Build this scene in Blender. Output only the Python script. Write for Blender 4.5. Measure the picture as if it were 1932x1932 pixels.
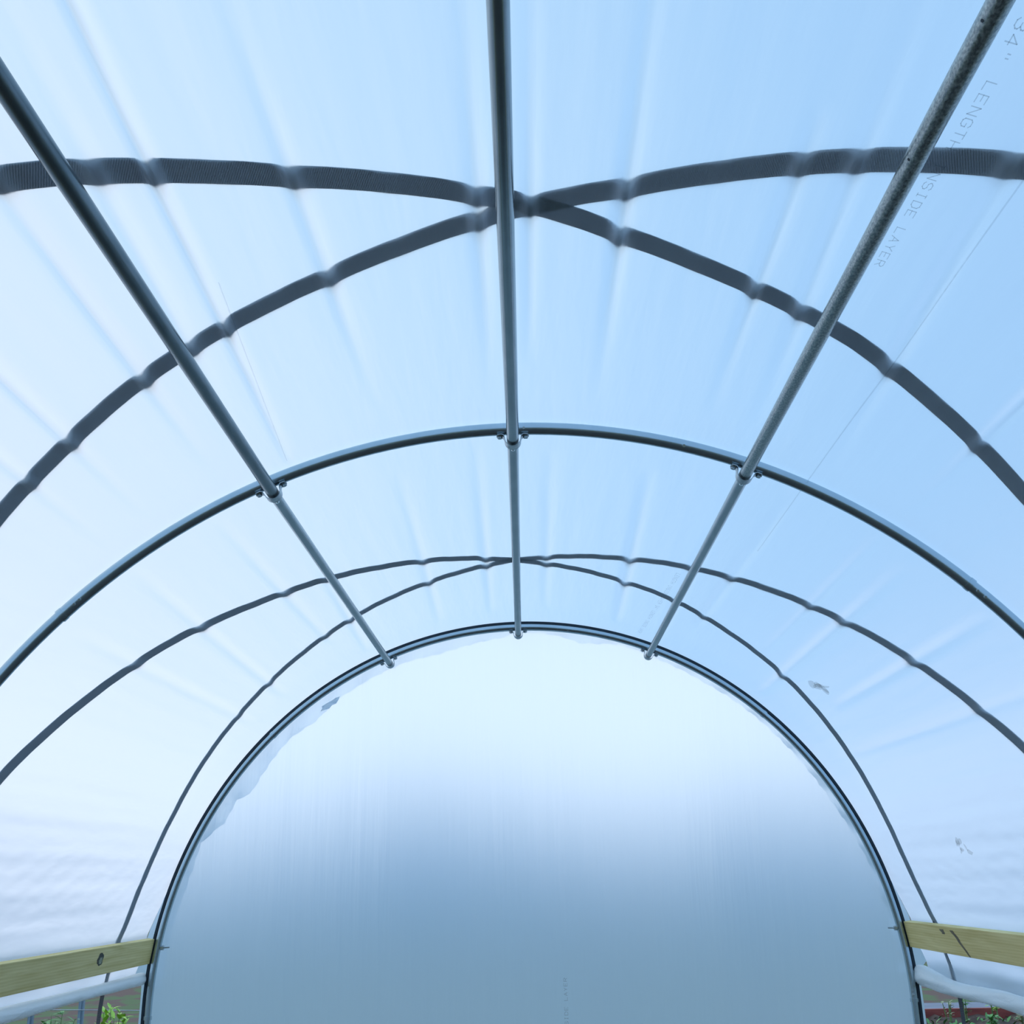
import bpy, bmesh, math, random
import numpy as np
from mathutils import Vector, Matrix

for o in list(bpy.data.objects):
    bpy.data.objects.remove(o)
SC = bpy.context.scene
COL = SC.collection

# ------------------------------------------------------------------ camera
cam_data = bpy.data.cameras.new('camera')
cam = bpy.data.objects.new('camera', cam_data)
COL.objects.link(cam)
Fw = Vector((-0.00656082, 0.94902222, 0.31514089)).normalized()
Rt = Vector((0.99971701, 0.01343125, -0.01963436)).normalized()
Up = Rt.cross(Fw).normalized()
M = Matrix((Rt, Up, -Fw)).transposed().to_4x4()
M.translation = Vector((0.001877, 0.0, 1.600333))
cam.matrix_world = M
cam_data.sensor_width = 36.0
cam_data.sensor_fit = 'HORIZONTAL'
cam_data.lens = 36.0 * 2082.6 / 1932.0
cam_data.clip_start = 0.05
cam_data.clip_end = 500
SC.camera = cam

# ------------------------------------------------------------------ sky
SC.view_settings.view_transform = 'Standard'
SC.view_settings.look = 'None'
SC.view_settings.exposure = 0.0
SC.view_settings.gamma = 1.0
SC.view_settings.use_curve_mapping = False
world = bpy.data.worlds.new('evening_sky')
SC.world = world
world.use_nodes = True
nt = world.node_tree
nt.nodes.clear()
def wn(t, **k):
    n = nt.nodes.new(t)
    for a, b in k.items():
        setattr(n, a, b)
    return n
tc = wn('ShaderNodeTexCoord')
dot = wn('ShaderNodeVectorMath', operation='DOT_PRODUCT')
g = Vector((-0.78, 0.60, 0.10)).normalized()
dot.inputs[1].default_value = g
nt.links.new(tc.outputs['Generated'], dot.inputs[0])
mr = wn('ShaderNodeMapRange')
mr.inputs['From Min'].default_value = -1
mr.inputs['From Max'].default_value = 1
nt.links.new(dot.outputs['Value'], mr.inputs['Value'])
ramp = wn('ShaderNodeValToRGB')
SKY = [(0.0, (0.36, 0.60, 0.95)), (0.45, (0.42, 0.67, 1.0)), (0.62, (0.44, 0.71, 1.04)),
       (0.78, (0.66, 0.88, 1.10)), (0.90, (0.92, 1.02, 1.16)), (1.0, (1.00, 1.03, 1.14))]
el = ramp.color_ramp.elements
while len(el) < len(SKY):
    el.new(0.5)
for e, (p, c) in zip(el, SKY):
    e.position = p
    e.color = (*c, 1)
nt.links.new(mr.outputs['Result'], ramp.inputs['Fac'])
sep = wn('ShaderNodeSeparateXYZ')
nt.links.new(tc.outputs['Generated'], sep.inputs[0])
hz = wn('ShaderNodeMapRange')           # pale band above the horizon
hz.interpolation_type = 'SMOOTHSTEP'
hz.inputs['From Min'].default_value = 0.50
hz.inputs['From Max'].default_value = 0.08
hz.inputs['To Min'].default_value = 0.0
hz.inputs['To Max'].default_value = 1.0
nt.links.new(sep.outputs['Z'], hz.inputs['Value'])
az = wn('ShaderNodeMapRange')           # the band is strongest ahead and to the left
az.inputs['From Min'].default_value = 0.2
az.inputs['From Max'].default_value = 0.92
dot2 = wn('ShaderNodeVectorMath', operation='DOT_PRODUCT')
dot2.inputs[1].default_value = Vector((-0.25, 0.97, 0)).normalized()
nt.links.new(tc.outputs['Generated'], dot2.inputs[0])
nt.links.new(dot2.outputs['Value'], az.inputs['Value'])
mul = wn('ShaderNodeMath', operation='MULTIPLY')
nt.links.new(hz.outputs['Result'], mul.inputs[0])
nt.links.new(az.outputs['Result'], mul.inputs[1])
mixc = wn('ShaderNodeMix', data_type='RGBA')
nt.links.new(mul.outputs[0], mixc.inputs[0])
nt.links.new(ramp.outputs['Color'], mixc.inputs[6])
mixc.inputs[7].default_value = (1.30, 1.33, 1.48, 1)
bg = wn('ShaderNodeBackground')
bg.inputs['Strength'].default_value = 1.24
nt.links.new(mixc.outputs[2], bg.inputs['Color'])
wo = wn('ShaderNodeOutputWorld')
nt.links.new(bg.outputs[0], wo.inputs['Surface'])

# ------------------------------------------------------------------ materials
def mat(name):
    m = bpy.data.materials.new(name)
    m.use_nodes = True
    m.node_tree.nodes.clear()
    return m, m.node_tree

def N(t, ty, **k):
    n = t.nodes.new(ty)
    for a, b in k.items():
        if a == 'inp':
            for i, v in b.items():
                n.inputs[i].default_value = v
        else:
            setattr(n, a, b)
    return n

def pbr(name, c1, c2, rough=.6, metal=0, scale=(8, 8, 8), bump=.0, detail=4, lo=.35, hi=.65, bscale=None, rough2=None):
    m, t = mat(name)
    co = N(t, 'ShaderNodeTexCoord')
    mp = N(t, 'ShaderNodeMapping', inp={'Scale': scale})
    t.links.new(co.outputs['Object'], mp.inputs['Vector'])
    no = N(t, 'ShaderNodeTexNoise', inp={'Scale': 1.0, 'Detail': detail})
    t.links.new(mp.outputs[0], no.inputs['Vector'])
    r = N(t, 'ShaderNodeValToRGB')
    r.color_ramp.elements[0].position = lo
    r.color_ramp.elements[1].position = hi
    r.color_ramp.elements[0].color = (*c1, 1)
    r.color_ramp.elements[1].color = (*c2, 1)
    t.links.new(no.outputs['Fac'], r.inputs['Fac'])
    b = N(t, 'ShaderNodeBsdfPrincipled', inp={'Roughness': rough, 'Metallic': metal})
    t.links.new(r.outputs['Color'], b.inputs['Base Color'])
    if rough2 is not None:
        mr_ = N(t, 'ShaderNodeMapRange', inp={'From Min': .3, 'From Max': .7, 'To Min': rough, 'To Max': rough2})
        t.links.new(no.outputs['Fac'], mr_.inputs['Value'])
        t.links.new(mr_.outputs[0], b.inputs['Roughness'])
    if bump:
        bp = N(t, 'ShaderNodeBump', inp={'Strength': bump, 'Distance': .01})
        t.links.new(no.outputs['Fac'], bp.inputs['Height'])
        t.links.new(bp.outputs[0], b.inputs['Normal'])
    o = N(t, 'ShaderNodeOutputMaterial')
    t.links.new(b.outputs[0], o.inputs[0])
    return m

def film(name, mapping, strength, f_ref, f_tra, rough=.62, ior=1.28, tint=(.93, .97, 1.0), tcol=(.86, .92, .98), dist=.05, graze=0, back=.23):
    """thin diffusing plastic: rough refraction + a milky share + a little gloss"""
    m, t = mat(name)
    co = N(t, 'ShaderNodeTexCoord')
    mp = N(t, 'ShaderNodeMapping', inp={'Scale': mapping})
    t.links.new(co.outputs['Object'], mp.inputs['Vector'])
    no = N(t, 'ShaderNodeTexNoise', inp={'Scale': 1.0, 'Detail': 3.0, 'Roughness': .55, 'Distortion': .25})
    t.links.new(mp.outputs[0], no.inputs['Vector'])
    mp2 = N(t, 'ShaderNodeMapping', inp={'Scale': tuple(v * 4.3 for v in mapping)})
    t.links.new(co.outputs['Object'], mp2.inputs['Vector'])
    no2 = N(t, 'ShaderNodeTexNoise', inp={'Scale': 1.0, 'Detail': 2.0})
    t.links.new(mp2.outputs[0], no2.inputs['Vector'])
    ad = N(t, 'ShaderNodeMath', operation='MULTIPLY_ADD', inp={1: .18})
    t.links.new(no2.outputs['Fac'], ad.inputs[0])
    t.links.new(no.outputs['Fac'], ad.inputs[2])
    bp = N(t, 'ShaderNodeBump', inp={'Strength': strength, 'Distance': dist})
    t.links.new(ad.outputs[0], bp.inputs['Height'])
    re = N(t, 'ShaderNodeBsdfRefraction', inp={'Roughness': rough, 'IOR': ior, 'Color': (*tint, 1)})
    tr = N(t, 'ShaderNodeBsdfTranslucent', inp={'Color': (*tcol, 1)})
    gl = N(t, 'ShaderNodeBsdfGlossy', inp={'Roughness': .35, 'Color': (.9, .9, .9, 1)})
    for s in (re, tr, gl):
        t.links.new(bp.outputs[0], s.inputs['Normal'])
    m1 = N(t, 'ShaderNodeMixShader', inp={0: f_tra / (f_tra + f_ref)})
    if graze:      # haze grows towards grazing view, as in any thin scattering sheet
        lw = N(t, 'ShaderNodeLayerWeight', inp={'Blend': .5})
        pw = N(t, 'ShaderNodeMath', operation='POWER', inp={1: 2.5})
        t.links.new(lw.outputs['Facing'], pw.inputs[0])
        ma = N(t, 'ShaderNodeMath', operation='MULTIPLY_ADD', inp={1: graze, 2: f_tra / (f_tra + f_ref)})
        t.links.new(pw.outputs[0], ma.inputs[0])
        t.links.new(ma.outputs[0], m1.inputs[0])
    t.links.new(re.outputs[0], m1.inputs[1])
    t.links.new(tr.outputs[0], m1.inputs[2])
    m2 = N(t, 'ShaderNodeMixShader', inp={0: 1 - f_tra - f_ref})
    t.links.new(m1.outputs[0], m2.inputs[1])
    t.links.new(gl.outputs[0], m2.inputs[2])
    df = N(t, 'ShaderNodeBsdfDiffuse', inp={'Color': (.72, .88, 1.0, 1)})   # light scattered back into the tunnel
    t.links.new(bp.outputs[0], df.inputs['Normal'])
    m3 = N(t, 'ShaderNodeMixShader', inp={0: back})
    t.links.new(m2.outputs[0], m3.inputs[1])
    t.links.new(df.outputs[0], m3.inputs[2])
    o = N(t, 'ShaderNodeOutputMaterial')
    t.links.new(m3.outputs[0], o.inputs[0])
    return m

MAT = {}
MAT['cover'] = film('cover_film', (9, 1.1, 2.6), .18, .68, .26, tcol=(.80, .92, 1.0), graze=.34)
MAT['endwall'] = film('end_wall_film', (8, 8, .45), .17, .46, .50, rough=.52, tint=(.90, .97, 1.0), tcol=(.54, .81, 1.0), back=.12)
MAT['flap'] = film('overlap_film', (14, 14, 14), .04, .84, .13, tint=(.95, .98, 1.0), rough=.4, back=.03)
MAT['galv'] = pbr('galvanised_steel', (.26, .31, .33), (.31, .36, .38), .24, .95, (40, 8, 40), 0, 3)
MAT['galv_dark'] = pbr('galvanised_steel_dark_reflections', (.15, .19, .21), (.20, .24, .26), .30, .9, (40, 8, 40), 0, 3)  # base darkened to carry the dark reflections on the left purlin
MAT['galv_hoop'] = pbr('galvanised_steel_sky_reflections', (.46, .55, .60), (.51, .60, .65), .26, .95, (12, 30, 12), 0, 3)  # same steel, base brightened and blued for the sky reflected on the hoops
MAT['galv_worn'] = pbr('weathered_galvanised_steel', (.24, .28, .29), (.60, .64, .62), .26, .9, (230, 130, 230), .04, 5, rough2=.40, lo=.40, hi=.78)
MAT['clamp'] = pbr('clamp_steel', (.30, .34, .36), (.5, .54, .55), .35, .9, (60, 60, 60), .1)
MAT['screw'] = pbr('screw_steel', (.6, .65, .68), (.75, .8, .8), .25, .95, (60, 60, 60))
MAT['channel'] = pbr('shaded_channel', (.012, .022, .032), (.02, .035, .05), .5, .3, (30, 30, 30))  # shade over the aluminium channel put into its dark base
MAT['soil'] = pbr('soil', (.035, .022, .016), (.11, .065, .045), .95, 0, (9, 9, 9), .8, 8)
MAT['floor'] = pbr('tunnel_soil', (.03, .024, .018), (.075, .06, .045), .95, 0, (3, 3, 3), .8, 8)
MAT['field'] = pbr('field', (.13, .075, .055), (.09, .14, .045), .95, 0, (2.2, 1.6, 2), .4, 10, .46, .54)
MAT['redboard'] = pbr('red_board', (.20, .035, .03), (.34, .07, .05), .7, 0, (3, 14, 14), .2)
MAT['tarp'] = pbr('grey_tarp', (.09, .12, .17), (.16, .20, .27), .6, 0, (2, 9, 2), .3)
MAT['post'] = pbr('grey_post', (.22, .28, .33), (.33, .40, .46), .5, .3, (20, 20, 6))
MAT['wire'] = pbr('wire', (.35, .38, .4), (.45, .48, .5), .5, .6)
MAT['leaf_a'] = pbr('leaf_yellow_green', (.20, .42, .03), (.50, .72, .10), .5, 0, (14, 14, 14), 0, 3)
MAT['leaf_b'] = pbr('leaf_green', (.06, .22, .05), (.16, .40, .10), .55, 0, (12, 12, 12), 0, 3)
MAT['leaf_c'] = pbr('leaf_dry', (.20, .22, .10), (.42, .42, .22), .6, 0, (12, 12, 12), 0, 3)
MAT['stem'] = pbr('stem', (.12, .2, .06), (.2, .3, .1), .6)
MAT['trees'] = pbr('hazed_tree_mass', (.22, .35, .51), (.27, .41, .57), .95, 0, (.5, .5, .5), 0, 6)  # distance haze put into the colour as pale blue
MAT['knot'] = pbr('knot', (.03, .028, .02), (.07, .06, .035), .7, 0, (60, 60, 60))
MAT['knot_core'] = pbr('knot_core', (.25, .25, .16), (.4, .4, .28), .7, 0, (60, 60, 60))
MAT['stain'] = pbr('wood_stain', (.10, .07, .05), (.22, .17, .10), .8, 0, (40, 20, 9))
MAT['roll'] = None

def wood(name, c1, c2):
    m, t = mat(name)
    co = N(t, 'ShaderNodeTexCoord')
    mp = N(t, 'ShaderNodeMapping', inp={'Scale': (10, 1.3, 22)})
    t.links.new(co.outputs['Object'], mp.inputs['Vector'])
    no = N(t, 'ShaderNodeTexNoise', inp={'Scale': 1.0, 'Detail': 6.0, 'Distortion': 1.2})
    t.links.new(mp.outputs[0], no.inputs['Vector'])
    wv = N(t, 'ShaderNodeTexWave', bands_direction='Z', inp={'Scale': 1.1, 'Distortion': 5.0, 'Detail': 3.0})
    t.links.new(mp.outputs[0], wv.inputs['Vector'])
    mx = N(t, 'ShaderNodeMath', operation='MULTIPLY_ADD', inp={1: .14})
    t.links.new(wv.outputs['Fac'], mx.inputs[0])
    t.links.new(no.outputs['Fac'], mx.inputs[2])
    r = N(t, 'ShaderNodeValToRGB')
    r.color_ramp.elements[0].position = .3
    r.color_ramp.elements[1].position = .85
    r.color_ramp.elements[0].color = (*c1, 1)
    r.color_ramp.elements[1].color = (*c2, 1)
    t.links.new(mx.outputs[0], r.inputs['Fac'])
    b = N(t, 'ShaderNodeBsdfPrincipled', inp={'Roughness': .7})
    t.links.new(r.outputs['Color'], b.inputs['Base Color'])
    bp = N(t, 'ShaderNodeBump', inp={'Strength': .15, 'Distance': .003})
    t.links.new(mx.outputs[0], bp.inputs['Height'])
    t.links.new(bp.outputs[0], b.inputs['Normal'])
    o = N(t, 'ShaderNodeOutputMaterial')
    t.links.new(b.outputs[0], o.inputs[0])
    return m
MAT['wood'] = wood('treated_pine', (.64, .47, .15), (.90, .72, .33))

def milky(name, col, tfac, bump=.4):
    m, t = mat(name)
    co = N(t, 'ShaderNodeTexCoord')
    mp = N(t, 'ShaderNodeMapping', inp={'Scale': (22, 7, 22)})
    t.links.new(co.outputs['Object'], mp.inputs['Vector'])
    no = N(t, 'ShaderNodeTexNoise', inp={'Scale': 1.0, 'Detail': 4.0, 'Distortion': .6})
    t.links.new(mp.outputs[0], no.inputs['Vector'])
    bp = N(t, 'ShaderNodeBump', inp={'Strength': bump, 'Distance': .02})
    t.links.new(no.outputs['Fac'], bp.inputs['Height'])
    p = N(t, 'ShaderNodeBsdfPrincipled', inp={'Base Color': (*col, 1), 'Roughness': .35})
    tr = N(t, 'ShaderNodeBsdfTranslucent', inp={'Color': (*col, 1)})
    t.links.new(bp.outputs[0], p.inputs['Normal'])
    mx = N(t, 'ShaderNodeMixShader', inp={0: tfac})
    t.links.new(p.outputs[0], mx.inputs[1])
    t.links.new(tr.outputs[0], mx.inputs[2])
    o = N(t, 'ShaderNodeOutputMaterial')
    t.links.new(mx.outputs[0], o.inputs[0])
    return m
MAT['roll'] = milky('rolled_film', (.96, .98, .98), .30)
MAT['patch'] = milky('tape_patch', (.80, .86, .93), .7)

def seethrough(name, col, alpha):
    m, t = mat(name)
    d = N(t, 'ShaderNodeBsdfDiffuse', inp={'Color': (*col, 1)})
    tp = N(t, 'ShaderNodeBsdfTransparent')
    mx = N(t, 'ShaderNodeMixShader', inp={0: alpha})
    t.links.new(tp.outputs[0], mx.inputs[1])
    t.links.new(d.outputs[0], mx.inputs[2])
    o = N(t, 'ShaderNodeOutputMaterial')
    t.links.new(mx.outputs[0], o.inputs[0])
    return m
MAT['ink'] = seethrough('printed_ink', (.10, .17, .22), .34)
MAT['crease'] = seethrough('crease', (.25, .32, .42), .18)
MAT['dirt'] = seethrough('dirt_smudge', (.26, .25, .20), .26)

def webbing():
    m, t = mat('polyester_webbing')
    uv = N(t, 'ShaderNodeUVMap')
    wv = N(t, 'ShaderNodeTexWave', bands_direction='X', inp={'Scale': 62.0, 'Distortion': .6, 'Detail': 1.0})
    t.links.new(uv.outputs[0], wv.inputs['Vector'])
    r = N(t, 'ShaderNodeValToRGB')
    r.color_ramp.elements[0].color = (.006, .007, .009, 1)
    r.color_ramp.elements[1].color = (.08, .085, .10, 1)
    t.links.new(wv.outputs['Fac'], r.inputs['Fac'])
    b = N(t, 'ShaderNodeBsdfPrincipled', inp={'Roughness': .75})
    t.links.new(r.outputs['Color'], b.inputs['Base Color'])
    bp = N(t, 'ShaderNodeBump', inp={'Strength': .5, 'Distance': .003})
    t.links.new(wv.outputs['Fac'], bp.inputs['Height'])
    t.links.new(bp.outputs[0], b.inputs['Normal'])
    # a little daylight comes through the weave, more between the ribs
    r2 = N(t, 'ShaderNodeValToRGB')
    r2.color_ramp.elements[0].color = (.16, .17, .185, 1)
    r2.color_ramp.elements[1].color = (.66, .66, .70, 1)
    t.links.new(wv.outputs['Fac'], r2.inputs['Fac'])
    tl_ = N(t, 'ShaderNodeBsdfTranslucent')
    t.links.new(r2.outputs['Color'], tl_.inputs['Color'])
    mx = N(t, 'ShaderNodeMixShader', inp={0: .5})
    t.links.new(b.outputs[0], mx.inputs[1])
    t.links.new(tl_.outputs[0], mx.inputs[2])
    o = N(t, 'ShaderNodeOutputMaterial')
    t.links.new(mx.outputs[0], o.inputs[0])
    return m
MAT['web'] = webbing()

# ------------------------------------------------------------------ helpers
def mesh_obj(name, verts, faces, m, parent=None, smooth=True, uvs=None):
    me = bpy.data.meshes.new(name)
    me.from_pydata([tuple(map(float, v)) for v in verts], [], [tuple(f) for f in faces])
    me.materials.append(m)
    if smooth:
        me.polygons.foreach_set('use_smooth', [True] * len(me.polygons))
    if uvs is not None:
        l = me.uv_layers.new(name='UVMap')
        for lp in me.loops:
            l.data[lp.index].uv = uvs[lp.vertex_index]
    me.update()
    o = bpy.data.objects.new(name, me)
    COL.objects.link(o)
    if parent is not None:
        o.parent = parent
        o.matrix_parent_inverse = parent.matrix_world.inverted()
    return o

def empty(name, loc=(0, 0, 0)):
    o = bpy.data.objects.new(name, None)
    COL.objects.link(o)
    o.location = loc
    o.empty_display_size = .05
    o.matrix_world = Matrix.Translation(loc)
    return o

def tag(o, label, cat, group=None, kind=None):
    o['label'] = label
    o['category'] = cat
    if group:
        o['group'] = group
    if kind:
        o['kind'] = kind
    return o

class B:
    """collects shapes for one mesh"""
    def __init__(s):
        s.v, s.f = [], []
    def add(s, vs, fs):
        k = len(s.v)
        s.v += [Vector(v) for v in vs]
        s.f += [tuple(i + k for i in f) for f in fs]
    def box(s, c, size, rot=None):
        hx, hy, hz_ = (d / 2 for d in size)
        vs = [Vector((x, y, z)) for x in (-hx, hx) for y in (-hy, hy) for z in (-hz_, hz_)]
        if rot is not None:
            vs = [rot @ v for v in vs]
        s.add([v + Vector(c) for v in vs], [(0, 1, 3, 2), (4, 6, 7, 5), (0, 4, 5, 1), (2, 3, 7, 6), (0, 2, 6, 4), (1, 5, 7, 3)])
    def tube(s, pts, rad, seg=20, cap=True, inner=None):
        pts = [Vector(p) for p in pts]
        n = len(pts)
        rad = rad if isinstance(rad, (list, tuple)) else [rad] * n
        t0 = (pts[1] - pts[0]).normalized()
        ref = Vector((0, 1, 0)) if abs(t0.y) < .9 else Vector((0, 0, 1))
        vs = []
        for i, p in enumerate(pts):
            t = (pts[min(i + 1, n - 1)] - pts[max(i - 1, 0)]).normalized()
            a = t.cross(ref).normalized()
            b = t.cross(a).normalized()
            for k in range(seg):
                w = 2 * math.pi * k / seg
                vs.append(p + (a * math.cos(w) + b * math.sin(w)) * rad[i])
        fs = [(i * seg + k, i * seg + (k + 1) % seg, (i + 1) * seg + (k + 1) % seg, (i + 1) * seg + k)
              for i in range(n - 1) for k in range(seg)]
        if cap:
            fs.append(tuple(range(seg))[::-1])
            fs.append(tuple((n - 1) * seg + k for k in range(seg)))
        s.add(vs, fs)
    def build(s, name, m, parent=None, smooth=True, bevel=0):
        o = mesh_obj(name, s.v, s.f, m, parent, smooth)
        bm = bmesh.new()
        bm.from_mesh(o.data)
        bmesh.ops.recalc_face_normals(bm, faces=bm.faces)
        bm.to_mesh(o.data)
        bm.free()
        if smooth:
            try:
                o.data.set_sharp_from_angle(angle=math.radians(40))
            except Exception:
                pass
        if bevel:
            md = o.modifiers.new('bevel', 'BEVEL')
            md.width = bevel
            md.segments = 2
        return o

R0, RP, ZC = 2.10, .0212, .95          # hoop radius to pipe centre, pipe radius, height of the arc's centre
Y1, Y2 = 6.595, 3.470                   # end hoop and middle hoop
YB = -3.0                               # how far the tunnel is built behind the camera

# ------------------------------------------------------------------ cover surface
RC = R0 + RP + .004
TAN = 67.6
XO = 2.142
def profile(s):
    """s: degrees of arc along the section, 0 at the ridge; returns x, z, nx, nz (outward)"""
    sg = 1 if s >= 0 else -1
    a = abs(s)
    if a <= TAN:
        w = math.radians(a)
        return sg * RC * math.sin(w), ZC + RC * math.cos(w), sg * math.sin(w), math.cos(w)
    w = math.radians(TAN)
    x0, z0 = RC * math.sin(w), ZC + RC * math.cos(w)
    if a <= 80:
        k = (a - TAN) / (80 - TAN)
        return sg * (x0 + (XO - x0) * k), z0 + (1.335 - z0) * k, sg * math.sin(w), math.cos(w)
    z = 1.335 - (a - 80) * .0371
    k = min(1, max(0, (a - 82) / 4.5))                  # the film runs down the outer side of the roll
    return sg * (XO + .010 * min(1, (1.335 - z) / .145) + .048 * k * k * (3 - 2 * k)), z, sg, 0.0

def flare(y):
    k = min(1, max(0, (y - 6.1) / .45))
    return .013 * k * k * (3 - 2 * k)

FOLDS = [  # (s at ya, s at yb, ya, yb, depth, sigma)
    (-1.9, -2.2, -.5, 3.3, .022, .65), (6.7, 7.0, -.5, 3.3, .028, .60), (-17.6, -21.0, -.5, 3.45, .034, .42),
    (-13.6, -12.0, 0, 3.2, .020, .60), (-20.5, -23.6, 0, 3.2, .020, .65), (17.2, 20.6, 0, 3.2, .022, .60),
    (24.0, 28.0, 0, 3.3, .022, .60), (16.3, 16.7, 1.8, 3.2, .022, .5), (35.2, 35.6, 1.5, 3.3, .026, .45),
    (-33.5, -33.8, 1.4, 3.3, .026, .55), (-26.5, -27.0, 1.2, 3.2, .024, .55), (1.1, 1.1, 1.2, 3.0, .018, .5),
    (-37.6, -37.9, 1.5, 3.3, .020, .5), (-29.5, -28.6, 3.6, 5.8, .020, .8), (-38.2, -39.0, 3.6, 6.2, .022, .8),
    (-24.0, -25.0, 4.6, 6.4, .020, .7), (-12.0, -12.8, 3.8, 6.3, .018, .7), (-4.0, -4.8, 3.6, 6.3, .018, .7),
    (3.2, 3.6, 3.7, 6.2, .018, .8), (13.2, 14.9, 3.8, 6.3, .034, .8), (21.6, 22.0, 4.2, 6.4, .018, .7),
    (26.6, 26.0, 3.6, 5.8, .018, .7), (39.0, 39.9, 3.7, 6.4, .026, .8), (35.3, 35.6, 3.6, 5.6, .018, .6),
    (47.1, 47.4, 3.6, 5.6, .024, .8), (55, 54.5, 3.6, 5.9, .014, .7), (-46, -45, 3.7, 6.2, .014, .8)]
def fold(s, y):
    d = 0
    for sa, sb, ya, yb, dep, sg in FOLDS:
        if y < ya or y > yb:
            continue
        k = (y - ya) / (yb - ya)
        u = (s - (sa + (sb - sa) * k)) / (sg * .8)
        if abs(u) > 3.2:
            continue
        env = math.sin(math.pi * k) ** .5
        if ya < 3 and (sa, sb) != (-17.6, -21.0):
            env = math.exp(-((y - 2.25) / .55) ** 2) + .2 * env
        elif ya >= 3:
            env *= .8
        d += dep * env * math.exp(-u * u)
    return d

def surf(s, y, off=0.0, folds=True):
    x, z, nx, nz = profile(s)
    d = flare(y) + off - (fold(s, y) if folds else 0)
    return Vector((x + nx * d, y, z + nz * d))

rnd = random.Random(4)
svals = list(np.arange(-86.4, 88.21, .3))
yvals = list(np.arange(YB, 1.0, .15)) + list(np.arange(1.0, 6.645, .035)) + [6.645]
ph = [rnd.uniform(0, 6.28) for _ in range(12)]
verts = []
for y in yvals:
    hang = math.sin(math.pi * ((y - Y2) % 3.125) / 3.125)
    for s in svals:
        w = 0
        a = abs(s)
        if 66 < a < 80.5:    # drag wrinkles fanning up from the boards
            for q_ in range(13):
                y0_ = 3.9 + q_ * .21 + .07 * math.sin(q_ * 2.4)
                dy_ = y - y0_
                if 0 < dy_ < .55:
                    u_ = (a - (80 - 17 * dy_)) / .42
                    if abs(u_) < 3:
                        w += .0032 * (1 - dy_ / .55) * math.exp(-u_ * u_)
        if a > 80:   # loose film below the boards
            w = .003 * math.sin(y * 9 + ph[0] + a * .6) * (a - 80) / 7
        elif a > 66:  # drag wrinkles above the boards
            w = .0007 * math.sin(y * 30 + a * 2.0) * min(1, (a - 66) / 6) * (80 - a) / 7
        w += .0012 * hang * (math.sin(s * 1.3 + ph[1] + .4 * y) + .5 * math.sin(s * 2.9 + ph[2] - .7 * y)) - .0008
        verts.append(surf(s, y, w))
ns = len(svals)
faces = [(j * ns + i, j * ns + i + 1, (j + 1) * ns + i + 1, (j + 1) * ns + i)
         for j in range(len(yvals) - 1) for i in range(ns - 1)]
ceiling = mesh_obj('ceiling', verts, faces, MAT['cover'])
def face_to(o, pt_fn):
    """turn all faces so that their normals look into the tunnel"""
    me = o.data
    p = me.polygons[len(me.polygons) // 2]
    if p.normal.dot(pt_fn(p.center)) < 0:
        me.flip_normals()
face_to(ceiling, lambda c: Vector((-c.x, 0, ZC - c.z)))
tag(ceiling, 'translucent greenhouse film arching overhead over the steel hoops', 'plastic cover', kind='structure')

# loose edge of the roof film folded over onto the outside of the end wall (ragged on the left)
RAG = [(-87, 2.060), (-82, 2.055), (-77, 2.06), (-73.2, 2.054), (-68.5, 2.061), (-65, 2.081), (-60.4, 2.015), (-56.6, 2.027), (-54.2, 1.982),
       (-50.1, 2.001), (-46.5, 2.015), (-43.7, 2.024), (-38.5, 2.0), (-33.6, 2.028), (-29.6, 2.031), (-25.2, 2.037),
       (-20.3, 2.038), (-14.5, 2.02), (-8.6, 2.036), (-4, 2.05), (-1, 2.075), (3, 2.08), (7, 2.06), (10, 2.035), (13, 2.05), (17, 2.08),
       (24, 2.066), (32, 2.062), (40, 2.068), (48, 2.064), (60, 2.062), (70, 2.075), (87, 2.06)]
ra = np.array(RAG)
av = np.arange(-87, 87.01, .5)
vs, fs = [], []
for i, a in enumerate(av):
    ri = np.interp(a, ra[:, 0], ra[:, 1]) + .0035 * math.sin(a * 2.3) + .002 * math.sin(a * 5.1)
    w = math.radians(a)
    for k in range(5):
        r = 2.135 + (ri - 2.135) * k / 4
        vs.append((r * math.sin(w), 6.662 - .004 * k * .5 + .003 * math.sin(a * .9 + k), ZC + r * math.cos(w)))
for i in range(len(av) - 1):
    for k in range(4):
        fs.append((i * 5 + k, i * 5 + k + 1, (i + 1) * 5 + k + 1, (i + 1) * 5 + k))
fl = mesh_obj('overhang_flap', vs, fs, MAT['flap'], ceiling)
face_to(fl, lambda c: Vector((0, -1, 0)))
fl['label'] = 'ragged edge of roof film showing through the end wall'

# end wall
vs, fs = [], []
us = [i / 60 * 2 - 1 for i in range(61)]
def wall_top(x):
    return ZC + math.sqrt(max(0, 2.128 ** 2 - x * x))
nv = 40
for u in us:
    x = 2.128 * math.sin(u * math.pi / 2)
    zt = wall_top(x)
    for j in range(nv + 1):
        z = zt * j / nv
        y = 6.640 + .004 * math.sin(x * 7 + .5) + .0025 * math.sin(x * 17 + z)
        vs.append((x, y, z))
for i in range(60):
    for j in range(nv):
        fs.append((i * (nv + 1) + j, (i + 1) * (nv + 1) + j, (i + 1) * (nv + 1) + j + 1, i * (nv + 1) + j + 1))
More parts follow.
